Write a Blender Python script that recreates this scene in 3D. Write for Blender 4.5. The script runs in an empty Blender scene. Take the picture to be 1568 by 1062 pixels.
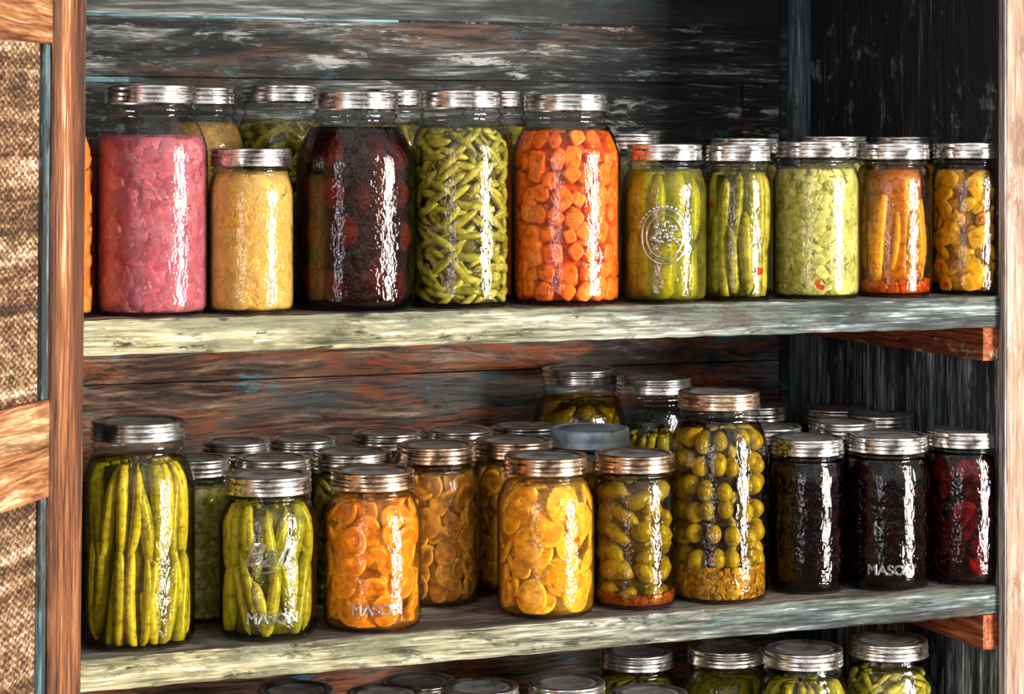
import bpy, math, random
import numpy as np
from mathutils import Vector, Matrix
random.seed(11); rng=np.random.RandomState(5)
sc=bpy.context.scene
try:
    sc.view_settings.view_transform='Standard'
    sc.view_settings.look='None'
except Exception as e: print(e)
def S(c,k=1.0):
    if isinstance(c,str):
        c=[int(c[i:i+2],16)/255 for i in (0,2,4)]
    return tuple(k*(x/12.92 if x<=.04045 else ((x+.055)/1.055)**2.4) for x in c)+(1,)
# ------------------------------------------------ node helpers
def newmat(name):
    m=bpy.data.materials.new(name); m.use_nodes=True; nt=m.node_tree; nt.nodes.clear()
    out=nt.nodes.new('ShaderNodeOutputMaterial'); return m,nt,out
def nd(nt,t,ins=None,**kw):
    n=nt.nodes.new(t)
    for k,v in kw.items(): setattr(n,k,v)
    if ins:
        for k,v in ins.items():
            s=n.inputs[k]
            if isinstance(v,bpy.types.NodeSocket): nt.links.new(v,s)
            else: s.default_value=v
    return n
def ramp(nt,fac,stops,interp='LINEAR'):
    n=nt.nodes.new('ShaderNodeValToRGB'); cr=n.color_ramp; cr.interpolation=interp
    while len(cr.elements)<len(stops): cr.elements.new(.5)
    for e,(p,c) in zip(cr.elements,stops):
        e.position=p; e.color=c if not isinstance(c,(int,float)) else (c,c,c,1)
    nt.links.new(fac,n.inputs[0]); return n.outputs[0]
def math_(nt,op,a,b=None,c=None,clamp=False):
    n=nt.nodes.new('ShaderNodeMath'); n.operation=op; n.use_clamp=clamp
    for i,v in enumerate((a,b,c)):
        if v is None: continue
        if isinstance(v,(int,float)): n.inputs[i].default_value=v
        else: nt.links.new(v,n.inputs[i])
    return n.outputs[0]
def mixc(nt,f,a,b,mode='MIX'):
    n=nt.nodes.new('ShaderNodeMix'); n.data_type='RGBA'; n.blend_type=mode
    for i,v in ((0,f),(6,a),(7,b)):
        if isinstance(v,(int,float,tuple)): n.inputs[i].default_value=v
        else: nt.links.new(v,n.inputs[i])
    return n.outputs[2]
def noise(nt,vec,scale,detail=6,rough=.6,dist=0):
    n=nd(nt,'ShaderNodeTexNoise',{'Scale':scale,'Detail':detail,'Roughness':rough,'Distortion':dist})
    nt.links.new(vec,n.inputs['Vector']); return n.outputs['Fac']
def mapping(nt,vec,scale,loc=(0,0,0)):
    n=nd(nt,'ShaderNodeMapping',{'Scale':scale,'Location':loc}); nt.links.new(vec,n.inputs['Vector']); return n.outputs[0]

def wood(name,stops,axis=0,patches=(),swirl=0.0,bump=.5,rough=.75,fine=260,seed=0,xgrad=None,coarse=45,gain=1.0,stretch=.06,dk=1.0):
    """patches: (color, scale, threshold, amount, seed, stretch, grainmod)"""
    m,nt,out=newmat(name)
    tc=nd(nt,'ShaderNodeTexCoord').outputs['Object']
    if swirl>0:   # bend the grain around knots
        wn=nd(nt,'ShaderNodeTexNoise',{'Scale':1.0,'Detail':2.0}); nt.links.new(mapping(nt,tc,tuple(3.0 if i==axis else 9.0 for i in range(3)),(seed,seed,seed)),wn.inputs['Vector'])
        s_=nd(nt,'ShaderNodeVectorMath',operation='SCALE'); s_.inputs['Scale'].default_value=swirl; nt.links.new(wn.outputs['Color'],s_.inputs[0])
        a_=nd(nt,'ShaderNodeVectorMath',operation='ADD'); nt.links.new(tc,a_.inputs[0]); nt.links.new(s_.outputs[0],a_.inputs[1]); gc=a_.outputs[0]
    else: gc=tc
    s1=[coarse]*3; s1[axis]=coarse*stretch
    s2=[fine]*3; s2[axis]=fine*.05
    n1=noise(nt,mapping(nt,gc,s1,(seed,seed*.7,seed*.3)),1,5,.72,.1)
    n2=noise(nt,mapping(nt,gc,s2,(seed,seed,0)),1,3,.7,0)
    f=math_(nt,'ADD',math_(nt,'MULTIPLY',n1,.55),math_(nt,'MULTIPLY',n2,.45))
    f=math_(nt,'MULTIPLY_ADD',math_(nt,'SUBTRACT',f,.5),3.6*gain,.5,clamp=True)
    col=ramp(nt,f,stops)
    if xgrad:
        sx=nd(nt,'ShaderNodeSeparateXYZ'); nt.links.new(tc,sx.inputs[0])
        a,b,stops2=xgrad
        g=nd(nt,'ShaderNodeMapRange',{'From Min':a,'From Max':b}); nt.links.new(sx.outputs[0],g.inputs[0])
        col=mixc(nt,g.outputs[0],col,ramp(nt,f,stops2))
    for pt in patches:
        pc,ps,th,am,sd=pt[:5]; stx=pt[5] if len(pt)>5 else .3
        sp=[ps]*3; sp[axis]=ps*stx
        p=noise(nt,mapping(nt,gc,sp,(sd,sd,sd)),1,6,.75,.2)
        p=math_(nt,'MULTIPLY',math_(nt,'MULTIPLY_ADD',math_(nt,'SUBTRACT',p,th),14,0,clamp=True),am)
        p=math_(nt,'MULTIPLY',p,math_(nt,'MULTIPLY_ADD',math_(nt,'SUBTRACT',n2,.45),5,.6,clamp=True))
        col=mixc(nt,p,col,pc)
    if dk!=1.0: col=mixc(nt,1.0,col,(dk,dk,dk,1),'MULTIPLY')
    b=nd(nt,'ShaderNodeBump',{'Strength':bump,'Distance':.003,'Height':f})
    p=nd(nt,'ShaderNodeBsdfPrincipled',{'Base Color':col,'Roughness':rough,'Normal':b.outputs[0]})
    nt.links.new(p.outputs[0],out.inputs[0]); return m

TEAL=S('3f8ba2')
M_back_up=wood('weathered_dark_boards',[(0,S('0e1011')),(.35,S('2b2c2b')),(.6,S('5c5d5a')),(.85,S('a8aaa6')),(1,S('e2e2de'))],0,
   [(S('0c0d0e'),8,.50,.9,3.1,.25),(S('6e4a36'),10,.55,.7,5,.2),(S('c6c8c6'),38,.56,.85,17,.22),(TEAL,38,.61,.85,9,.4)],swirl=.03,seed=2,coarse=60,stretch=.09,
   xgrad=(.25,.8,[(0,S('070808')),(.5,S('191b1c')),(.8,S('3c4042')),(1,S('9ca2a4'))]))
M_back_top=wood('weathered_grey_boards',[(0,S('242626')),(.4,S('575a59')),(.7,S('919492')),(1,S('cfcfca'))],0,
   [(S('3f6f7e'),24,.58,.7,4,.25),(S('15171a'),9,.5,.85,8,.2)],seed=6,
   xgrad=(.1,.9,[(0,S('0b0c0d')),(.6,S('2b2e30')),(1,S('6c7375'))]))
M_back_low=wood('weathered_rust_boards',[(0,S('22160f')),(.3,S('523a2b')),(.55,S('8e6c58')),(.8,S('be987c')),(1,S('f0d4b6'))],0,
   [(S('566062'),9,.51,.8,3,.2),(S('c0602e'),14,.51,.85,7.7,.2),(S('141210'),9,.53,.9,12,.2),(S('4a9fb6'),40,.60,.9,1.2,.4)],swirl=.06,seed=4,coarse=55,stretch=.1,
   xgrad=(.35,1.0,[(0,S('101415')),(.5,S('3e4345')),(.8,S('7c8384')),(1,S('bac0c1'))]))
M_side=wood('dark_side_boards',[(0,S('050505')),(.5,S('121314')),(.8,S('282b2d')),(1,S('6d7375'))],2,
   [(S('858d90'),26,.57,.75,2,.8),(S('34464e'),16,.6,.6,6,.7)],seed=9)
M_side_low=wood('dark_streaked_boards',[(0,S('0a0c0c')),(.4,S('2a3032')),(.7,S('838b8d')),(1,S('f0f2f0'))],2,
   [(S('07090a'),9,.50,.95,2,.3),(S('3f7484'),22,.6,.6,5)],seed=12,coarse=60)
M_post2=wood('teal_grey_post',[(0,S('1a2022')),(.4,S('435057')),(.75,S('738086')),(1,S('c3cccf'))],2,[(S('0c0f10'),14,.5,.85,2)],seed=18)
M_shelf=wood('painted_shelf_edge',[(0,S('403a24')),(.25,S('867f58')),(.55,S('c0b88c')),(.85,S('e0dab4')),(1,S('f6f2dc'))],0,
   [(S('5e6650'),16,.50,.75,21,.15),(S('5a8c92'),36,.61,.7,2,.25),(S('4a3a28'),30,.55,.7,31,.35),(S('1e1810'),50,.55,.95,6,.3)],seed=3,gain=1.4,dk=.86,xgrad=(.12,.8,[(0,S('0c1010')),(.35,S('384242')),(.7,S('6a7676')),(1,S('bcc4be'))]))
M_shelftop=wood('worn_shelf_top',[(0,S('24201d')),(.4,S('544d46')),(.75,S('877f74')),(1,S('c4bcae'))],0,[(S('161412'),12,.5,.85,3)],seed=8)
M_cleat=wood('red_brown_wood',[(0,S('3a1406')),(.4,S('7c3612')),(.7,S('a85628')),(1,S('d89a6c'))],1,[(S('e2dccd'),40,.59,.95,2,.6),(S('2c1006'),14,.52,.8,5)],seed=3)
M_stile=wood('orange_brown_wood',[(0,S('32160a')),(.3,S('75401f')),(.6,S('a06236')),(.85,S('c08456')),(1,S('e4bc98'))],2,
   [(S('38190c'),14,.51,.8,2,.08),(S('c49a78'),24,.6,.5,7,.1)],seed=1,swirl=.01,gain=1.25,dk=.84)
M_rail=wood('orange_rail_wood',[(0,S('4a220e')),(.3,S('92582e')),(.6,S('b87e4c')),(1,S('ecc69a'))],0,[(S('4e2812'),18,.53,.75,2,.15)],seed=7,swirl=.05,coarse=60,gain=1.2,dk=.9)
M_teal=wood('teal_painted_wood',[(0,S('0e1a1f')),(.5,S('324e58')),(1,S('86a4ac'))],2,[(S('2c2018'),24,.48,.9,2)],seed=5)
M_ledge=wood('teal_ledge_wood',[(0,S('2f5561')),(.5,S('6b9fae')),(1,S('b5d2d8'))],0,[(S('1c2022'),24,.5,.9,2)],seed=5)
M_post=wood('pale_pink_wood',[(0,S('62483b')),(.3,S('967663')),(.6,S('b4927d')),(1,S('dcc5b4'))],2,[(S('6a4c3c'),30,.53,.75,2,.4)],seed=15,dk=.88)
M_postedge=wood('pale_grey_wood',[(0,S('3a3634')),(.5,S('8f8680')),(1,S('dcd6d0'))],2,seed=16)

def woven():
    m,nt,out=newmat('woven_burlap')
    tc=nd(nt,'ShaderNodeTexCoord').outputs['Object']
    n0=noise(nt,mapping(nt,tc,(1,1,1.6)),95,5,.85)
    sx=nd(nt,'ShaderNodeSeparateXYZ'); nt.links.new(tc,sx.inputs[0])
    nw=noise(nt,tc,50,2,.6)
    a=math_(nt,'SINE',math_(nt,'ADD',math_(nt,'MULTIPLY',sx.outputs[2],900),math_(nt,'MULTIPLY',nw,9)))
    b=math_(nt,'SINE',math_(nt,'ADD',math_(nt,'MULTIPLY',sx.outputs[0],520),math_(nt,'MULTIPLY',nw,9)))
    c=math_(nt,'MULTIPLY',a,b)
    band=noise(nt,mapping(nt,tc,(2,2,60)),1,3,.7)
    f=math_(nt,'ADD',math_(nt,'MULTIPLY',c,.10),math_(nt,'MULTIPLY_ADD',n0,1.2,math_(nt,'MULTIPLY',band,.8)))
    f=math_(nt,'MULTIPLY_ADD',math_(nt,'SUBTRACT',f,1.0),2.2,.44,clamp=True)
    col=ramp(nt,f,[(0,S('2e1a10')),(.3,S('66442c')),(.5,S('946c48')),(.75,S('c4a482')),(1,S('f0e2cc'))])
    hue=noise(nt,tc,22,2,.5); col=mixc(nt,ramp(nt,hue,[(.45,0.0),(.65,.5)]),col,S('7e8466'),'OVERLAY')
    bp=nd(nt,'ShaderNodeBump',{'Strength':.8,'Distance':.002,'Height':f})
    p=nd(nt,'ShaderNodeBsdfPrincipled',{'Base Color':col,'Roughness':.9,'Normal':bp.outputs[0]}); nt.links.new(p.outputs[0],out.inputs[0]); return m
M_woven=woven()

def glassmat(name,tint,edge=.3,gl=1.0,wob=.42,rough=.04):
    m,nt,out=newmat(name)
    tc=nd(nt,'ShaderNodeTexCoord').outputs['Object']
    h=noise(nt,mapping(nt,tc,(1,1,.6)),95,3,.6)
    bp=nd(nt,'ShaderNodeBump',{'Strength':wob,'Distance':.004,'Height':h})
    lw=nd(nt,'ShaderNodeLayerWeight',{'Blend':.5}); fc=lw.outputs['Facing']
    lwb=nd(nt,'ShaderNodeLayerWeight',{'Blend':.5,'Normal':bp.outputs[0]})
    e=tuple(x*edge for x in tint[:3])+(1,)
    col=ramp(nt,fc,[(0,tint),(.6,tint),(.92,e),(1,e)])
    F=math_(nt,'MULTIPLY_ADD',math_(nt,'POWER',lwb.outputs['Facing'],5),.75,.055*gl,clamp=True)
    t=nd(nt,'ShaderNodeBsdfTransparent',{'Color':col})
    g=nd(nt,'ShaderNodeBsdfGlossy',{'Roughness':rough,'Normal':bp.outputs[0]})
    mx=nd(nt,'ShaderNodeMixShader',{0:F}); nt.links.new(t.outputs[0],mx.inputs[1]); nt.links.new(g.outputs[0],mx.inputs[2])
    nt.links.new(mx.outputs[0],out.inputs[0]); return m
M_glass=glassmat('clear_jar_glass',(.96,.975,.965,1))
M_emb=glassmat('embossed_jar_glass',(.9,.92,.9,1),gl=6,wob=.2,rough=.22)
_br={}
def brine(hexc,cloud=None):
    """tinted liquid; cloud=(colour, amount) adds suspended haze"""
    if (hexc,cloud) in _br: return _br[(hexc,cloud)]
    m,nt,out=newmat('brine_'+hexc); c=S(hexc)
    lw=nd(nt,'ShaderNodeLayerWeight',{'Blend':.5})
    e=tuple(x**1.5*.5 for x in c[:3])+(1,)
    col=ramp(nt,lw.outputs['Facing'],[(0,c),(.5,c),(.97,e)])
    t=nd(nt,'ShaderNodeBsdfTransparent',{'Color':col}); sh=t.outputs[0]
    if cloud:
        tc=nd(nt,'ShaderNodeTexCoord').outputs['Object']
        n=noise(nt,tc,45,3,.65); a=ramp(nt,n,[(.35,cloud[1]*.35),(.65,cloud[1]*1.5)])
        d=nd(nt,'ShaderNodeBsdfDiffuse',{'Color':S(cloud[0])})
        mx=nd(nt,'ShaderNodeMixShader',{0:a}); nt.links.new(sh,mx.inputs[1]); nt.links.new(d.outputs[0],mx.inputs[2]); sh=mx.outputs[0]
    nt.links.new(sh,out.inputs[0])
    _br[(hexc,cloud)]=m; return m
_cm={}
def content(cols,mott=None,rim=None,rough=.25,msc=120,lo=.4):
    key=(tuple(cols),mott,rim,rough,lo)
    if key in _cm: return _cm[key]
    m,nt,out=newmat('food_'+cols[0])
    tc=nd(nt,'ShaderNodeTexCoord').outputs['Object']
    g=nd(nt,'ShaderNodeNewGeometry').outputs['Random Per Island']
    if len(cols)==1: cols=[cols[0],cols[0]]
    n=len(cols); col=ramp(nt,g,[(i/(n-1),S(c)) for i,c in enumerate(cols)])
    if rim:
        at=nd(nt,'ShaderNodeAttribute',attribute_name='t')
        col=mixc(nt,ramp(nt,at.outputs['Fac'],[(.0,.6),(.25,.45),(.36,0.0),(.78,0.0),(.9,1.0)]),col,S(rim))
    nz=noise(nt,tc,msc,3,.65)
    k=ramp(nt,nz,[(.3,lo),(.5,1.0),(.75,1.4)])
    col=mixc(nt,1.0,col,k,'MULTIPLY')
    if mott:
        nz2=noise(nt,tc,msc*.6,3,.6); col=mixc(nt,ramp(nt,nz2,[(.5,0.0),(.62,.85)]),col,S(mott))
    bp=nd(nt,'ShaderNodeBump',{'Strength':.4,'Distance':.002,'Height':nz})
    p=nd(nt,'ShaderNodeBsdfPrincipled',{'Base Color':col,'Roughness':rough,'Normal':bp.outputs[0]})
    nt.links.new(p.outputs[0],out.inputs[0]); _cm[key]=m; return m
def metal(name,c1,c2,rough=.22,met=1.0):
    m,nt,out=newmat(name); tc=nd(nt,'ShaderNodeTexCoord').outputs['Object']
    nz=noise(nt,tc,60,4,.7); n2=noise(nt,tc,30,4,.6)
    col=ramp(nt,n2,[(.38,S(c2)),(.55,S(c1))])
    r=math_(nt,'MULTIPLY_ADD',nz,.3,rough-.12)
    bp=nd(nt,'ShaderNodeBump',{'Strength':.35,'Distance':.002,'Height':n2})
    p=nd(nt,'ShaderNodeBsdfPrincipled',{'Base Color':col,'Metallic':met,'Roughness':r,'Normal':bp.outputs[0]})
    nt.links.new(p.outputs[0],out.inputs[0]); return m
M_band=metal('silver_screw_band','f0eeec','7c736c',.2,.95)
M_band2=metal('warm_screw_band','e8ccb2','7c6048',.2,.95)
M_lid=metal('silver_flat_lid','b8b6b6','7c7876',.4,.6)
M_zinc=metal('zinc_lid','b4c8dc','8099b4',.45,.35)

# ------------------------------------------------ mesh helpers
class Acc:
    def __init__(s): s.v=[];s.f=[];s.t=[];s.n=0
    def add(s,v,f,t=None):
        v=np.asarray(v,float); s.v.append(v)
        s.t.append(np.zeros(len(v)) if t is None else np.asarray(t,float))
        s.f+= [tuple(i+s.n for i in q) for q in f]; s.n+=len(v)
    def build(s,name,mat,parent=None,smooth=True):
        V=np.concatenate(s.v); me=bpy.data.meshes.new(name)
        me.from_pydata(V.tolist(),[],s.f); me.update()
        a=me.attributes.new('t','FLOAT','POINT'); a.data.foreach_set('value',np.concatenate(s.t).astype(np.float32))
        if smooth: me.polygons.foreach_set('use_smooth',[True]*len(me.polygons))
        me.materials.append(mat)
        o=bpy.data.objects.new(name,me); sc.collection.objects.link(o)
        if parent: o.parent=parent
        return o
def sqf(th,p):
    if p<=2.0: return np.ones_like(th)
    return 1/((np.abs(np.cos(th))**p+np.abs(np.sin(th))**p)**(1/p))
def lathe(prof,seg=48,p=2.0,zs=1e9,capb=True,capt=True):
    th=np.linspace(0,2*math.pi,seg,endpoint=False); V=[];F=[]
    for (r,z) in prof:
        w=1.0 if z<=zs else max(0,1-(z-zs)/.022)
        k=1+(sqf(th,p)-1)*w
        V.append(np.stack([r*k*np.cos(th),r*k*np.sin(th),np.full(seg,z)],1))
    for i in range(len(prof)-1):
        for j in range(seg):
            k=(j+1)%seg; F.append((i*seg+j,i*seg+k,(i+1)*seg+k,(i+1)*seg+j))
    if capb: F.append(tuple(range(seg))[::-1])
    if capt: F.append(tuple((len(prof)-1)*seg+j for j in range(seg)))
    return np.concatenate(V),F
def sph(nu=12,nv=8,e=1.0,e2=1.0):
    V=[];F=[]
    f=lambda x,q: np.sign(x)*np.abs(x)**q
    V.append([0,0,-1])
    for i in range(1,nv):
        ph=-math.pi/2+math.pi*i/nv
        for j in range(nu):
            t=2*math.pi*j/nu
            V.append([f(math.cos(ph),e)*f(math.cos(t),e2),f(math.cos(ph),e)*f(math.sin(t),e2),f(math.sin(ph),e)])
    V.append([0,0,1]); n=len(V)-1
    for j in range(nu): F.append((0,1+(j+1)%nu,1+j)); F.append((n,1+(nv-2)*nu+j,1+(nv-2)*nu+(j+1)%nu))
    for i in range(nv-2):
        for j in range(nu):
            k=(j+1)%nu; F.append((1+i*nu+j,1+i*nu+k,1+(i+1)*nu+k,1+(i+1)*nu+j))
    return np.array(V,float),F
SPH=sph(); SPHC=sph(12,8,.5,.5); SPHB=sph(20,12)
def disc_t(nu=28,rings=(0.0,.3,.36,.75,.82,.96,1.0)):
    # a flat slice: top side, rounded rim, bottom side, with a dimpled seed ring
    V=[];F=[];T=[]
    hs={0.0:.75,.3:.75,.36:.95,.75:.95,.82:1.0,.96:.9,1.0:0.0}
    prof=[(r,-hs[r]) for r in rings]+[(r,hs[r]) for r in rings[::-1][1:]]
    for (r,h) in prof:
        for j in range(nu):
            a=2*math.pi*j/nu; q=max(r,.02); V.append([q*math.cos(a),q*math.sin(a),h]); T.append(r)
    for i in range(len(prof)-1):
        for j in range(nu):
            k=(j+1)%nu; F.append((i*nu+j,i*nu+k,(i+1)*nu+k,(i+1)*nu+j))
    F.append(tuple(range(nu))[::-1]); F.append(tuple((len(prof)-1)*nu+j for j in range(nu)))
    return np.array(V,float),F,np.array(T)
DISC=disc_t()
def tube(L,r,bend,taper=.45,n=9,m=8):
    V=[];F=[];T=[]
    for i in range(n):
        u=i/(n-1); x=(u-.5)*L
        e=math.sqrt(max(0,1-(2*u-1)**6)); rr=r*max(.3,e)*(1-taper*abs(2*u-1)**2)
        y=bend*(1-(2*u-1)**2)
        for j in range(m):
            a=2*math.pi*j/m; V.append([x,y+rr*math.cos(a),rr*math.sin(a)]); T.append(u)
    for i in range(n-1):
        for j in range(m):
            k=(j+1)%m; F.append((i*m+j,i*m+k,(i+1)*m+k,(i+1)*m+j))
    F.append(tuple(range(m))[::-1]); F.append(tuple((n-1)*m+j for j in range(m)))
    return np.array(V),F,T
def rot(a,b=0,c=0): return np.array((Matrix.Rotation(c,3,'Y')@Matrix.Rotation(b,3,'X')@Matrix.Rotation(a,3,'Z')))
class Jar:
    def __init__(s,R,H,Rl,p=2.0,hb=.019):
        big=H>.21
        s.R,s.H,s.Rl,s.p,s.hb=R,H,Rl,p,hb
        s.zn=H-hb-(.014 if big else .009); s.sh=(.026 if big else .020)+min(.02,(R-Rl)*1.2); s.zs=s.zn-s.sh; s.Rg=Rl*.94
    def prof(s):
        R=s.R; P=[(R*.5,.003),(R*.8,.002),(R*.88,0),(R*.95,.002),(R*.985,.006),(R,.014)]
        for i in range(1,6): P.append((R,.014+(s.zs-.014)*i/5))
        for i in range(1,11):
            t=i/10; e=.5-.5*math.cos(math.pi*t**1.25); e=.45*e+.55*(1-math.sqrt(max(0,1-t*t)))
            P.append((R+(s.Rg-R)*e,s.zs+s.sh*t))
        z=s.zn; g=s.Rg; k=s.H-s.hb-z
        P+=[(g,z+k*.2),(g+.0024,z+k*.35),(g+.0024,z+k*.6),(g,z+k*.8),(g,s.H-.004)]
        return P
    def rin(s,z):
        z=np.asarray(z,float); R=s.R
        t=np.clip((z-s.zs)/s.sh,0,1); e=.5-.5*np.cos(math.pi*t**1.25); e=.45*e+.55*(1-np.sqrt(np.clip(1-t*t,0,1)))
        a=R+(s.Rg-R)*e
        q2=np.clip(z/.012,0,1); a=a*(.9+.1*np.sqrt(1-(1-q2)**2))
        return a-.0028
    def wrap(s,acc,tm,th,z0,d0,r3=None,sc3=(1,1,1),t=None,zmax=None,jit=0):
        v=tm[0]*np.array(sc3)
        if jit: v=v*(1+jit*rng.randn(len(v),1)*.5)
        if r3 is not None: v=v@r3.T
        z=np.clip(z0+v[:,1],.005,zmax or (s.H-.012)); d=np.maximum(d0+v[:,2],.0004+rng.rand()*.0003)
        a=th+v[:,0]/s.R; rr=s.rin(z)
        if s.p>2: rr=rr*(1+(sqf(a,s.p)-1)*np.clip(1-(z-s.zs)/.022,0,1))
        rr=np.maximum(rr-d,.001)
        acc.add(np.stack([rr*np.cos(a),rr*np.sin(a),z],1),tm[1],t)

U=random.uniform
def cells(J,dx,dz,z0,z1):
    nz=max(1,int((z1-z0)/dz))
    for i in range(nz):
        zz=z0+(i+.5)*(z1-z0)/nz; rr=float(J.rin(zz))
        n=max(4,int(2*math.pi*rr/dx)); off=U(0,6.28)
        for j in range(n): yield off+2*math.pi*(j+U(-.2,.2))/n, zz+U(-.2,.2)*dz
def fill_mash(J,A,zt,a,lay=0,el=1.0,z0=.006):
    for l in range(lay+1):
        for th,z in cells(J,a*1.1,a*.85,z0,zt):
            s=a*U(.35,1.0); J.wrap(A,SPHC if random.random()<.6 else SPH,th+U(-.1,.1),z+U(-.4,.4)*a,s*.25+l*a*.5+U(0,.25)*a,rot(U(0,3),U(-.6,.6)),(s*U(.7,1.3)*el,s*U(.5,.9),s*.5),zmax=zt,jit=.25)
def fill_shreds(J,A,zt,L,r):
    # thin shredded strands pressed against the glass
    for th,z in cells(J,L*.6,r*3.2,.006,zt):
        ln=L*U(.5,1.2); tb=tube(ln,r*U(.7,1.4),U(-1,1)*L*.2,n=7,m=5)
        J.wrap(A,tb[:2],th,z+U(-.3,.3)*L*.3,r*U(.5,1.6),rot(U(-1.5,1.5)),t=tb[2],zmax=zt)
def fill_beans(J,A,zt,L,r,tilt,bend=.004,jitd=1.0,lay=3):
    for l in range(lay):
        for th,z in cells(J,L*.75,r*1.7,.006,zt-.004):
            ln=L*U(.5,1.15); tb=tube(ln,r*U(.8,1.15),U(-1,1)*bend)
            J.wrap(A,tb[:2],th,z,r*.95+l*r*1.5+U(0,.5)*r*jitd,rot(U(-tilt,tilt)),t=tb[2],zmax=zt)
def fill_spears(J,A,zt,L,r,tilt=.2,bend=.004,taper=.4):
    nz=max(1,round((zt-.01)/(L*.8)))
    for l in range(2):
        for i in range(nz):
            n=int(2*math.pi*J.R/(r*1.8))
            for j in range(n):
                ln=L*U(.8,1.15); tb=tube(ln,r*U(.75,1.25),U(-1,1)*bend,taper=taper*U(.3,1.2),n=12,m=10)
                zc=.008+(i+.5)*(zt-.012)/nz+U(-.014,.014)
                J.wrap(A,tb[:2],2*math.pi*(j+U(-.25,.25))/n,zc,r+l*r*1.5+U(0,.5)*r,rot(math.pi/2+U(-tilt,tilt)),t=tb[2],zmax=zt)
def fill_chunks(J,A,zt,a):
    for l in range(2):
        for th,z in cells(J,a*1.0,a*.9,.006,zt):
            s=a*.5*U(.75,1.2); J.wrap(A,SPHC,th,z,s*.8+l*a*.8,rot(U(0,3),U(-.3,.3)),(s*U(.85,1.25),s*U(.85,1.1),s),zmax=zt)
def fill_slices(J,A,zt,a,th_=.003):
    for l in range(3):
        for th,z in cells(J,a*.95,a*.55,.010,zt):
            s=a*.5*U(.6,1.1)
            J.wrap(A,DISC,th,z,th_+(2-l)*.0055+U(0,.004),rot(U(0,3),U(-.6,.6),U(-.4,.4)),(s*U(.8,1.1),s,th_),t=DISC[2],zmax=zt)
def fill_strips(J,A,zt,a):
    # flat wedges and strips of pepper lying at all angles
    for l in range(3):
        for th,z in cells(J,a*1.0,a*.40,.008,zt):
            s=a*.5*U(.7,1.1)
            J.wrap(A,SPHC if random.random()<.5 else SPH,th,z,.003+l*.005+U(0,.003),rot(U(-.9,.9),U(-.4,.4),U(-.3,.3)),(s,s*U(.4,.65),.0035),zmax=zt)
def fill_balls(J,A,zt,a,gap=1.0,z0=.008):
    for l in range(2):
        for th,z in cells(J,a*1.03*gap,a*.93*gap,z0,zt):
            s=a*.5*U(.85,1.05); J.wrap(A,SPHB,th,z,s+l*a*.8+.0006,None,(s,s*U(.9,1.05),s),zmax=zt)
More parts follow.
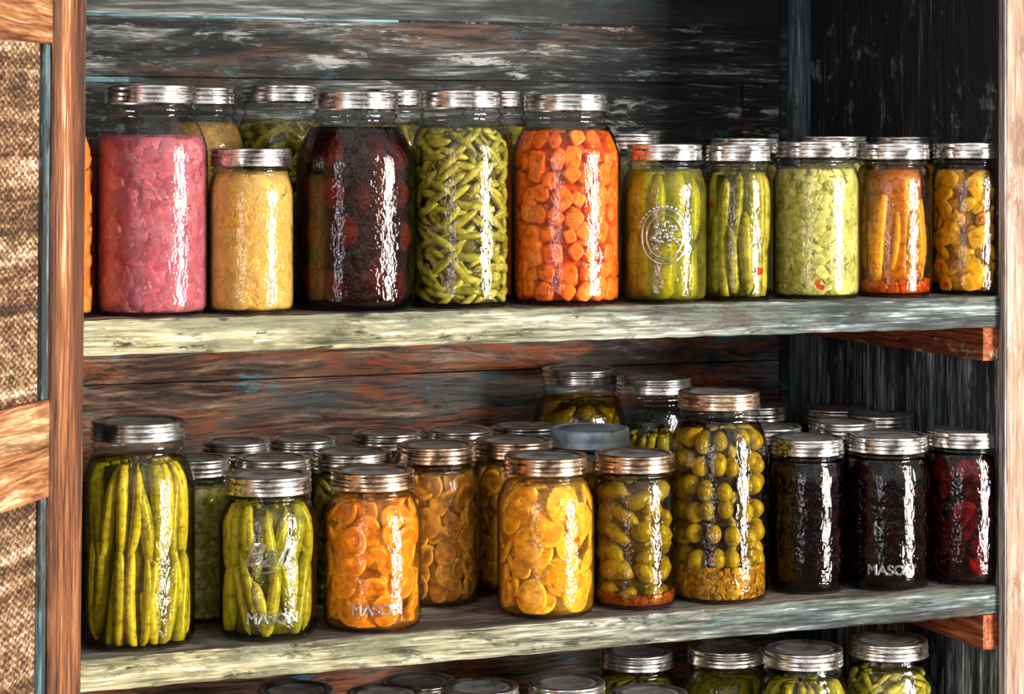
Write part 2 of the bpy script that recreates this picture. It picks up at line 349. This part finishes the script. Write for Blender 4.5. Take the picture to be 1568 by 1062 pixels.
# cr = radius fraction of the inner packed mass ; sed = (height fraction, colours) settled at the bottom
KINDS={
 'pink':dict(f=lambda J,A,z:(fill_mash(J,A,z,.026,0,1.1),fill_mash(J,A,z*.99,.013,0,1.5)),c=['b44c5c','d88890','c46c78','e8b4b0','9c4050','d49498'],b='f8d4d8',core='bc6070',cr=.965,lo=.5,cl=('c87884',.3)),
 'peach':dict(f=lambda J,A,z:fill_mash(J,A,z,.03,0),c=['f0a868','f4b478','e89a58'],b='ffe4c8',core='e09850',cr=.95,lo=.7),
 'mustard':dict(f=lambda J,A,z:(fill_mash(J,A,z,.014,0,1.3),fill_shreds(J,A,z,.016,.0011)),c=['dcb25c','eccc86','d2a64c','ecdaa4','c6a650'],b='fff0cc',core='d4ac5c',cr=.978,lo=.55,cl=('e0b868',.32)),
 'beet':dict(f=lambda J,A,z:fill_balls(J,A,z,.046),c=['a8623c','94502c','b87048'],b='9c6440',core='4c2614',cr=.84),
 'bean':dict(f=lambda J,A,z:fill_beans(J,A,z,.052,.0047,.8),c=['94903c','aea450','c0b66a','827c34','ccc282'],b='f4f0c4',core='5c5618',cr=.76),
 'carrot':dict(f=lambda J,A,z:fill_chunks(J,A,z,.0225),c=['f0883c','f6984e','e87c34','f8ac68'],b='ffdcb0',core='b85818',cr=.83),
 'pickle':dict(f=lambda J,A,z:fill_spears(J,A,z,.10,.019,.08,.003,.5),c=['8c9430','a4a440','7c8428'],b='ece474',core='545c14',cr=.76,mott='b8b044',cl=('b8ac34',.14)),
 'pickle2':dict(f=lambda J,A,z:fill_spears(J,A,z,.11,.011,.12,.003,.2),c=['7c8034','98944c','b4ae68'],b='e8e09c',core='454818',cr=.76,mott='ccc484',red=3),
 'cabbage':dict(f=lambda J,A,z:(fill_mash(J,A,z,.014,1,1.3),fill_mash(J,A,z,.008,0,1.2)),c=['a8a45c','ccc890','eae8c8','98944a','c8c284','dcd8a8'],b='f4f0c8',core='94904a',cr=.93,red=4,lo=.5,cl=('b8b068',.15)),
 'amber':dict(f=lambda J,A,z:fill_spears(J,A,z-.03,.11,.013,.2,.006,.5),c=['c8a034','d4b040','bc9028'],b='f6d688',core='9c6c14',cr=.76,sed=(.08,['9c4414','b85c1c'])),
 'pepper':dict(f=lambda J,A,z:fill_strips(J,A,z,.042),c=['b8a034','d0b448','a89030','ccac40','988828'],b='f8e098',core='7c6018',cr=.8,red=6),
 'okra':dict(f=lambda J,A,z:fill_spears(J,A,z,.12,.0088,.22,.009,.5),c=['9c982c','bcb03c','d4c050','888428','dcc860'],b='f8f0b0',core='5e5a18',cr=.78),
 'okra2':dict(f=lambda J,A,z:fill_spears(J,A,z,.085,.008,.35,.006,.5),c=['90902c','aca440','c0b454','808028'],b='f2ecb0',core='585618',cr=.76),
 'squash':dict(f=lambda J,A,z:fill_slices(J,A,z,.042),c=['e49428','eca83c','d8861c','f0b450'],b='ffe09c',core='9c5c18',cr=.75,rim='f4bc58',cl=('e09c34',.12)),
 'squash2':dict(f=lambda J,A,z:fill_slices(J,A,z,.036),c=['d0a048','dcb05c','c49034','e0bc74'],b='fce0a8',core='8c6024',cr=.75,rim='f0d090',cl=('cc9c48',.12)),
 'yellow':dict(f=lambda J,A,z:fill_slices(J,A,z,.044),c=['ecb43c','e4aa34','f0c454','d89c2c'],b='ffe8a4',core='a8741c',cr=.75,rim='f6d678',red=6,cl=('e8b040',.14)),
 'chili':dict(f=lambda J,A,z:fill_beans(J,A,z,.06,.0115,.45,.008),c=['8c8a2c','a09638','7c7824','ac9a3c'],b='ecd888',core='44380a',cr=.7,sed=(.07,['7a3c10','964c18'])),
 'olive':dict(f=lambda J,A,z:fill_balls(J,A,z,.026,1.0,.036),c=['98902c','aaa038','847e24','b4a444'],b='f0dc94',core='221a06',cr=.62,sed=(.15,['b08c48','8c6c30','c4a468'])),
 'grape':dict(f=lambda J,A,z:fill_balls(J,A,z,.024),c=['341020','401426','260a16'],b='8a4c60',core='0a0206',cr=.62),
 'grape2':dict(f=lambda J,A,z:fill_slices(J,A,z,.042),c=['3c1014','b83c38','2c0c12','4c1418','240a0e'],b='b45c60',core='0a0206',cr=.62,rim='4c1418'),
}
CX,CY,CZ=-.4446,-2.328,1.369; ct,st=.9311,.3648
def text_mesh(body,size,shear=0):
    cu=bpy.data.curves.new('txt','FONT'); cu.body=body; cu.size=size; cu.extrude=.0008; cu.bevel_depth=.0006; cu.shear=shear; cu.align_x='CENTER'; cu.resolution_u=4
    o=bpy.data.objects.new('txt',cu); sc.collection.objects.link(o); bpy.context.view_layer.update()
    me=bpy.data.meshes.new_from_object(o.evaluated_get(bpy.context.evaluated_depsgraph_get()))
    V=np.array([v.co[:] for v in me.vertices]); F=[tuple(p.vertices) for p in me.polygons]
    bpy.data.objects.remove(o); bpy.data.curves.remove(cu); bpy.data.meshes.remove(me); return V,F
def onwall(J,V,th,z0,off=0):
    a=th+V[:,0]/J.R; r=J.R+.0002+V[:,2]+off
    return np.stack([r*np.cos(a),r*np.sin(a),z0+V[:,1]],1)
def make_jar(name,x,y,z,R,H,Rl,kind,fill=.84,p=2.0,band=0,emb=None,lid='flat'):
    e=bpy.data.objects.new(name,None); e.empty_display_size=.05; sc.collection.objects.link(e); e.location=(x,y,z+.0005)
    J=Jar(R,H,Rl,p); K=KINDS[kind]; zt=H*fill
    A=Acc(); v,f=lathe(J.prof(),56,p,J.zs,capt=False); A.add(v,f); A.build('glass',M_glass,e)
    A=Acc(); P=[(float(J.rin(.004))-.0002,.004)]
    for i in range(0,15):
        zz=.008+(zt-.008)*i/14; P.append((float(J.rin(zz))+.0012,zz))
    v,f=lathe(P,40,p,J.zs); A.add(v,f); A.build('liquid',brine(K['b'],K.get('cl')),e)
    A=Acc(); K['f'](J,A,zt-.003)
    A.build('contents',content(K['c'],K.get('mott'),K.get('rim'),lo=K.get('lo',.4)),e)
    if K.get('sed'):
        A=Acc(); zz=.006+H*K['sed'][0]; fill_mash(J,A,zz,.006,0,1.2)
        v,f=lathe([(float(J.rin(q))*.965,q) for q in np.linspace(.005,zz-.004,4)],32,p,J.zs); A.add(v,f)
        A.build('settled_spices',content(K['sed'][1],lo=.4),e)
    thc=math.atan2(CY-y,CX-x)
    if K.get('red'):
        A=Acc()
        for i in range(K['red']):
            s=U(.0022,.0042); J.wrap(A,SPHC,U(0,6.28) if i%2 else thc+U(-1.2,1.2),(U(.01,.05) if i%3==0 else U(.01,zt-.02)),.0004,rot(U(0,3)),(s*U(.7,1.6),s,.0012))
        A.build('red_pepper_bits',content(['a81408','c82410']),e)
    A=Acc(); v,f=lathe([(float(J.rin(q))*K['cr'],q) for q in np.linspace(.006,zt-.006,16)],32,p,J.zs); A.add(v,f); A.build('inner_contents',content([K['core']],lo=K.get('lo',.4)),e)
    b=Rl; hb=J.hb; A=Acc()
    if lid=='flat':
        P=[(b-.008,H-.0016),(b-.0065,H-.0004),(b-.001,H),(b,H-.001),(b+.0002,H-.003),(b-.0006,H-.0042),(b-.0006,H-.006),(b+.0008,H-.0075),(b+.0008,H-.009),(b-.0004,H-.0105),(b+.0006,H-.0125),(b+.0006,H-.014),(b-.0002,H-.016),(b+.0012,H-hb+.001),(b+.0012,H-hb),(b-.0015,H-hb)]
        v,f=lathe(P,56,capb=False,capt=False); A.add(v,[q[::-1] for q in f]); A.build('screw_band',[M_band,M_band2][band],e)
        A=Acc(); P=[(.002,H-.0022),(b*.35,H-.0022),(b*.62,H-.0022),(b*.66,H-.0014),(b*.74,H-.0014),(b*.78,H-.0022),(b-.003,H-.0022)]
        v,f=lathe(P,48,capt=False); A.add(v,f); A.build('lid',M_lid,e)
    else:
        P=[(.002,H+.001),(b*.7,H+.001),(b*.74,H-.001),(b*.9,H-.001),(b*.93,H+.0005),(b-.0005,H),(b+.0005,H-.003),(b,H-.006),(b+.001,H-.010),(b,H-.012),(b+.001,H-.016),(b+.0018,H-hb-.002)]
        v,f=lathe(P,64,capt=False); A.add(v,f); A.build('screw_cap',M_zinc,e)
    if emb=='mason' or emb=='script':
        A=Acc()
        v,f=text_mesh('MASON',.0165); A.add(onwall(J,v,thc+.1,.020),f)
        if emb=='script':
            v,f=text_mesh('Ball',.036,.45); A.add(onwall(J,v,thc-.05,H*.47),f)
            n=30; xs=np.linspace(-.03,.03,n); V=[]
            for q in xs:
                w=.0014*(1-(q/.031)**2)+.0003; yy=-.007+.12*q+.5*q*q
                V+= [[q,yy-w,0],[q,yy,.0016],[q,yy+w,0]]
            F=[]
            for i in range(n-1):
                for k in (0,1): F.append((i*3+k,(i+1)*3+k,(i+1)*3+k+1,i*3+k+1))
            A.add(onwall(J,np.array(V),thc-.02,H*.47),F)
        A.build('embossed_lettering',M_emb,e,smooth=False)
    if emb=='medal':
        A=Acc()
        for rr,w in ((.027,.0014),(.021,.0011)):
            n=48;m=6;V=[];F=[]
            for i in range(n):
                a=2*math.pi*i/n
                for k in range(m):
                    q=2*math.pi*k/m; rad=rr+w*math.cos(q); V.append([rad*math.cos(a),rad*math.sin(a)*1.15,w*math.sin(q)])
            for i in range(n):
                for k in range(m): F.append((i*m+k,((i+1)%n)*m+k,((i+1)%n)*m+(k+1)%m,i*m+(k+1)%m))
            A.add(onwall(J,np.array(V),thc,H*.42),F)
        for i in range(34):
            a=U(0,6.28); r=.017*math.sqrt(U(0,1)); s=U(.002,.0036)
            V=SPH[0]*np.array([s,s,s*.7])+np.array([r*math.cos(a),r*math.sin(a),0]); A.add(onwall(J,V,thc,H*.42),SPH[1])
        for k in range(16):
            a=math.pi*(.1+.8*k/15); V=SPH[0]*np.array([.0016,.0022,.0009])+np.array([.024*math.cos(a)*1.3,.034*math.sin(a)-.0,0]); A.add(onwall(J,V,thc,H*.42),SPH[1])
        A.build('embossed_medallion',M_emb,e)
    return e
Z1,Z2,Z3=1.2,.854,.565
# name, x, y, jar radius, height, lid radius (tenths of a millimetre), contents, options
TOP=[('jar_of_peaches',-299,568,508,2350,407,'peach',{}),
('jar_of_pickled_red_cabbage',824,655,593,2409,477,'pink',dict(fill=.785,p=2.2)),
('jar_of_mustard_relish',1880,526,464,1746,427,'mustard',dict(fill=.86)),
('jar_of_pickled_beets',3101,698,635,2364,466,'beet',dict(p=2.4)),
('jar_of_green_beans',4310,624,560,2388,458,'bean',{}),
('jar_of_carrots',5604,683,623,2365,475,'carrot',{}),
('jar_of_pickles',6778,556,491,1803,428,'pickle',dict(emb='medal')),
('jar_of_pickle_spears',7676,469,405,1796,371,'pickle2',{}),
('jar_of_sauerkraut',8767,577,517,1837,471,'cabbage',{}),
('jar_of_yellow_peppers',9781,521,461,1815,422,'amber',dict(fill=.86)),
('jar_of_mixed_peppers',10825,520,458,1825,420,'pepper',{}),
('jar_of_mustard_relish',1723,2000,472,2434,354,'mustard',{}),
('jar_of_green_beans',2705,2261,520,2477,457,'bean',{}),
('jar_of_green_beans',4023,2200,498,2441,383,'okra',{}),
('jar_of_green_beans',5226,2000,464,2432,371,'okra',{}),
('jar_of_pickles',6909,1900,473,1934,394,'pickle',{}),
('jar_of_pickle_spears',8496,1900,483,1883,418,'pickle2',{}),
('jar_of_sauerkraut',9731,1900,474,1911,425,'cabbage',{}),
('jar_of_mixed_peppers',10730,1800,479,1905,446,'pepper',{})]
MID=[('jar_of_pickled_okra',685,661,601,2340,487,'okra',dict(fill=.83)),
('jar_of_pickled_okra',2076,567,527,1715,464,'okra2',dict(emb='script')),
('jar_of_squash_slices',3264,597,537,1696,458,'squash',dict(emb='mason',band=1)),
('jar_of_yellow_squash',5327,613,553,1756,472,'yellow',dict(band=1)),
('jar_of_green_chilies',6424,607,487,1730,457,'chili',dict(band=1)),
('jar_of_green_tomatoes',7510,627,567,2394,472,'olive',dict(band=1)),
('jar_of_grape_preserves',8695,669,449,1801,426,'grape',{}),
('jar_of_grape_preserves',9724,576,516,1799,477,'grape',dict(emb='mason')),
('jar_of_sliced_beets',10777,543,483,1816,452,'grape2',{}),
('jar_of_sauerkraut',1549,1650,406,1784,377,'cabbage',{}),
('jar_of_green_beans',2405,1550,432,1758,421,'bean',{}),
('jar_of_green_beans',3464,2000,476,1724,461,'bean',{}),
('jar_of_squash_slices',4363,1600,497,1807,460,'squash2',dict(band=1)),
('jar_of_yellow_squash',5484,2000,489,1764,466,'yellow',dict(band=1)),
('jar_of_green_chilies',6571,2250,500,1823,476,'chili',dict(lid='zinc')),
('jar_of_green_beans',2283,2700,411,1813,396,'okra2',{}),
('jar_of_green_beans',3175,3000,420,1768,405,'okra2',{}),
('jar_of_green_beans',4321,3300,447,1761,431,'okra2',{}),
('jar_of_green_beans',5220,3200,451,1765,435,'okra2',{}),
('jar_of_green_beans',6241,3500,461,1729,445,'okra2',{}),
('jar_of_green_tomatoes',7179,4000,593,2379,483,'chili',{}),
('jar_of_green_tomatoes',7768,2970,537,2336,471,'okra2',dict(fill=.72)),
('jar_of_grape_preserves',9728,1650,430,1843,414,'grape',{}),
('jar_of_grape_preserves',8769,1800,427,1802,411,'grape',{}),
('jar_of_grape_preserves',10400,2990,453,1840,436,'grape',{}),
('jar_of_grape_preserves',10450,1960,435,1867,419,'grape',{}),
('jar_of_grape_preserves',9420,3400,452,1877,435,'grape',{})]
LOW=[('jar_of_green_beans',2563,1200,456,2111,427,'bean',{}),
('jar_of_green_beans',3474,800,450,2084,427,'okra',{}),
('jar_of_pickle_spears',4677,1000,467,2012,437,'pickle2',{}),
('jar_of_green_beans',5829,1207,478,1917,447,'bean',{}),
('jar_of_pickle_spears',6620,650,474,1848,444,'pickle2',{}),
('jar_of_green_beans',4347,2200,477,1845,446,'bean',{}),
('jar_of_pickles',7220,2295,552,1957,448,'pickle2',{}),
('jar_of_pickles',8195,1830,535,2024,455,'pickle',{}),
('jar_of_pickles',8705,790,558,2171,467,'pickle2',{}),
('jar_of_pickles',9994,1000,557,2135,478,'bean',{})]
for z,L in ((Z1,TOP),(Z2,MID),(Z3,LOW)):
    for (n,x,y,R,H,Rl,k,kw) in L:
        make_jar(n,x*1e-4,y*1e-4,z,R*1e-4,H*1e-4,Rl*1e-4,k,**kw)

# ------------------------------------------------ cabinet
def parent(name):
    e=bpy.data.objects.new(name,None); sc.collection.objects.link(e); return e
cab=parent('wooden_jar_cabinet')
def box(name,x0,x1,y0,y1,z0,z1,mat,par,jit=.0,n=(1,1,1),bev=.0008,top=None):
    nx,ny,nz=n; import bmesh
    bm=bmesh.new(); xs=np.linspace(x0,x1,nx+1); ys=np.linspace(y0,y1,ny+1); zs=np.linspace(z0,z1,nz+1)
    d={}
    def V(i,j,k):
        if (i,j,k) not in d:
            r=lambda:U(-jit,jit)
            d[(i,j,k)]=bm.verts.new((xs[i],ys[j]+r(),zs[k]+r()))
        return d[(i,j,k)]
    for i in range(nx):
        for j in range(ny):
            for k in (0,nz): bm.faces.new([V(i,j,k),V(i+1,j,k),V(i+1,j+1,k),V(i,j+1,k)])
    for i in range(nx):
        for k in range(nz):
            for j in (0,ny): bm.faces.new([V(i,j,k),V(i+1,j,k),V(i+1,j,k+1),V(i,j,k+1)])
    for j in range(ny):
        for k in range(nz):
            for i in (0,nx): bm.faces.new([V(i,j,k),V(i,j+1,k),V(i,j+1,k+1),V(i,j,k+1)])
    bmesh.ops.recalc_face_normals(bm,faces=bm.faces)
    me=bpy.data.meshes.new(name); me.materials.append(mat)
    if top:
        me.materials.append(top)
        for f in bm.faces:
            if abs(f.normal.z)>.7: f.material_index=1
    bm.to_mesh(me); bm.free()
    o=bpy.data.objects.new(name,me); sc.collection.objects.link(o); o.parent=par
    if bev:
        b=o.modifiers.new('b','BEVEL'); b.width=bev; b.segments=2; b.limit_method='ANGLE'
    return o
XL,XR,D=-.16,1.094,.484
box('shelf_upper',XL,XR,0,D,Z1-.0375,Z1,M_shelf,cab,jit=.0008,n=(80,1,1),bev=.0025,top=M_shelftop)
box('shelf_middle',XL,XR,0,D,Z2-.034,Z2,M_shelf,cab,jit=.0008,n=(80,1,1),bev=.0025,top=M_shelftop)
box('shelf_lower',XL,XR,0,D,Z3-.035,Z3,M_shelf,cab,n=(60,1,1),jit=.0006,top=M_shelftop)
box('shelf_bottom',XL,XR,0,D,.08,.12,M_shelf,cab)
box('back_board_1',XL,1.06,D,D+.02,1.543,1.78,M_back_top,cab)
box('back_seam_1',XL,.50,D+.002,D+.02,1.5395,1.5435,M_ledge,cab,bev=0)
box('back_seam_2',.50,1.06,D+.004,D+.02,1.5395,1.5435,M_side,cab,bev=0)
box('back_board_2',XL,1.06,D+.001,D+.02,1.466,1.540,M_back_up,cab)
box('back_ledge',XL,.16,D-.004,D+.02,1.458,1.465,M_ledge,cab)
box('back_board_3',XL,.62,D+.001,D+.02,1.335,1.465,M_back_up,cab)
box('back_board_4',XL,.62,D+.001,D+.02,Z1,1.334,M_back_up,cab)
box('back_panel',.60,1.0,D+.010,D+.03,Z1,1.468,M_back_up,cab)
box('back_stile',1.0,1.06,D+.001,D+.022,Z1,1.465,M_back_up,cab)
box('corner_post',1.064,1.094,D-.018,D+.022,0.1,1.78,M_post2,cab)
box('corner_post_bead',1.054,1.0635,D-.008,D+.022,0.1,1.78,M_back_top,cab)
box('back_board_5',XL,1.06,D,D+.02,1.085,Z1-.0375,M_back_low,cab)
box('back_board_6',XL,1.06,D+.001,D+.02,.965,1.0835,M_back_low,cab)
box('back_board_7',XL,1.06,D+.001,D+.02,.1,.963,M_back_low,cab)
box('back_sheathing',XL,1.094,D+.0305,D+.036,.0,1.80,M_side,cab)
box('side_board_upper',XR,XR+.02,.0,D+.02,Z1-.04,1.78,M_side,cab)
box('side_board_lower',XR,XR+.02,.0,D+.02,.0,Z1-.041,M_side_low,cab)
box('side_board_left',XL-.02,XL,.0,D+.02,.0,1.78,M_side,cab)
box('cabinet_top',XL-.02,XR+.02,-.02,D+.02,1.78,1.81,M_back_top,cab)
for zz,th in ((Z1-.0375,.040),(Z2-.034,.042)):
    box('shelf_cleat',XR-.022,XR,.004,D-.02,zz-th,zz-.0003,M_cleat,cab)
box('front_post',XR+.001,XR+.09,-.012,.03,0,1.82,M_post,cab,n=(1,1,40),jit=.0005)
box('front_post_edge',XR-.0015,XR+.004,-.011,.002,0,1.82,M_postedge,cab,bev=.0005)
box('front_stile_left',XL-.02,-.04,-.018,-.001,0,1.82,M_stile,cab)
# ------------------------------------------------ open door with woven panels
door=parent('open_cabinet_door')
def dbox(name,s0,s1,d0,d1,z0,z1,mat,bev=.0015):
    return box(name,s0,s1,d0,d1,z0,z1,mat,door,bev=bev)
dbox('hinge_stile',0,.014,-.012,.011,.15,1.78,M_stile,.002)
dbox('hinge_stile_board',.0145,.072,-.012,.012,.15,1.78,M_stile)
dbox('hinge_stile_moulding',.0725,.083,-.012,.014,.15,1.78,M_stile,.003)
dbox('outer_stile',.42,.50,-.012,.012,.15,1.78,M_stile)
for i,(a,b) in enumerate(((1.476,1.78),(1.036,1.131),(.60,.69),(.15,.25))):
    dbox('rail_%d'%(i+1),.083,.42,-.012,.012,a,b,M_rail)
for i,(a,b) in enumerate(((1.131,1.476),(.69,1.036),(.25,.60))):
    dbox('woven_panel_%d'%(i+1),.083,.42,-.004,.004,a,b,M_woven,0)
    dbox('bead_%d'%(i+1),.083,.096,-.008,.010,a,b,M_teal,.002)
ang=math.atan2(-.826,-.564)
lean=math.radians(.5); v=Vector((st,ct,0))
door.matrix_world=Matrix.Translation((-.0135,-.022,1.37))@Matrix.Rotation(lean,4,v)@Matrix.Translation((0,0,-1.37))@Matrix.Rotation(ang,4,'Z')
# floor
m,nt,out=newmat('dusty_floor'); tc=nd(nt,'ShaderNodeTexCoord').outputs['Object']
p=nd(nt,'ShaderNodeBsdfPrincipled',{'Base Color':ramp(nt,noise(nt,tc,6,6),[(.3,S('3a3028')),(.7,S('6a5a4a'))]),'Roughness':.9}); nt.links.new(p.outputs[0],out.inputs[0])
me=bpy.data.meshes.new('floor'); me.from_pydata([(-5,-6,0),(6,-6,0),(6,2,0),(-5,2,0)],[],[(0,1,2,3)]); me.materials.append(m)
o=bpy.data.objects.new('floor',me); sc.collection.objects.link(o)
# ------------------------------------------------ lights
def area(name,loc,tgt,sx,sy,P,col):
    l=bpy.data.lights.new(name,'AREA'); l.shape='RECTANGLE'; l.size=sx; l.size_y=sy; l.energy=P; l.color=col
    o=bpy.data.objects.new(name,l); sc.collection.objects.link(o); o.location=loc
    o.rotation_euler=(Vector(tgt)-Vector(loc)).to_track_quat('-Z','Y').to_euler(); return o
area('doorway_light',(2.45,-2.45,1.25),(.5,0,1.1),.72,2.2,250,(1,.95,.87))
area('window_light',(-2.0,-2.6,1.2),(.3,0,1.1),.2,2.0,24,(.92,.88,1))
w=bpy.data.worlds.new('world'); sc.world=w; w.use_nodes=True; nt=w.node_tree; nt.nodes.clear()
out=nt.nodes.new('ShaderNodeOutputWorld'); tc=nd(nt,'ShaderNodeTexCoord').outputs['Generated']
sx=nd(nt,'ShaderNodeSeparateXYZ'); nt.links.new(tc,sx.inputs[0])
g=math_(nt,'MULTIPLY_ADD',sx.outputs[2],.5,.5)
c=ramp(nt,g,[(0,(.07,.06,.05,1)),(.45,(.2,.17,.15,1)),(.52,(.62,.6,.56,1)),(.75,(.61,.6,.6,1)),(1,(.5,.5,.5,1))])
nz=noise(nt,mapping(nt,tc,(3,3,1)),1.5,4,.6); c=mixc(nt,1.0,c,ramp(nt,nz,[(.38,.12),(.6,1.75)]),'MULTIPLY')
bg=nd(nt,'ShaderNodeBackground',{'Strength':1.4,'Color':c}); nt.links.new(bg.outputs[0],out.inputs[0])
# ------------------------------------------------ camera
cam=bpy.data.cameras.new('camera'); co=bpy.data.objects.new('camera',cam); sc.collection.objects.link(co)
co.location=(CX,CY,CZ); co.rotation_euler=(math.pi/2,0,-math.atan2(st,ct))
cam.sensor_width=36; cam.lens=3500/1568*36; cam.shift_y=-295/1568; cam.clip_start=.05
sc.camera=co
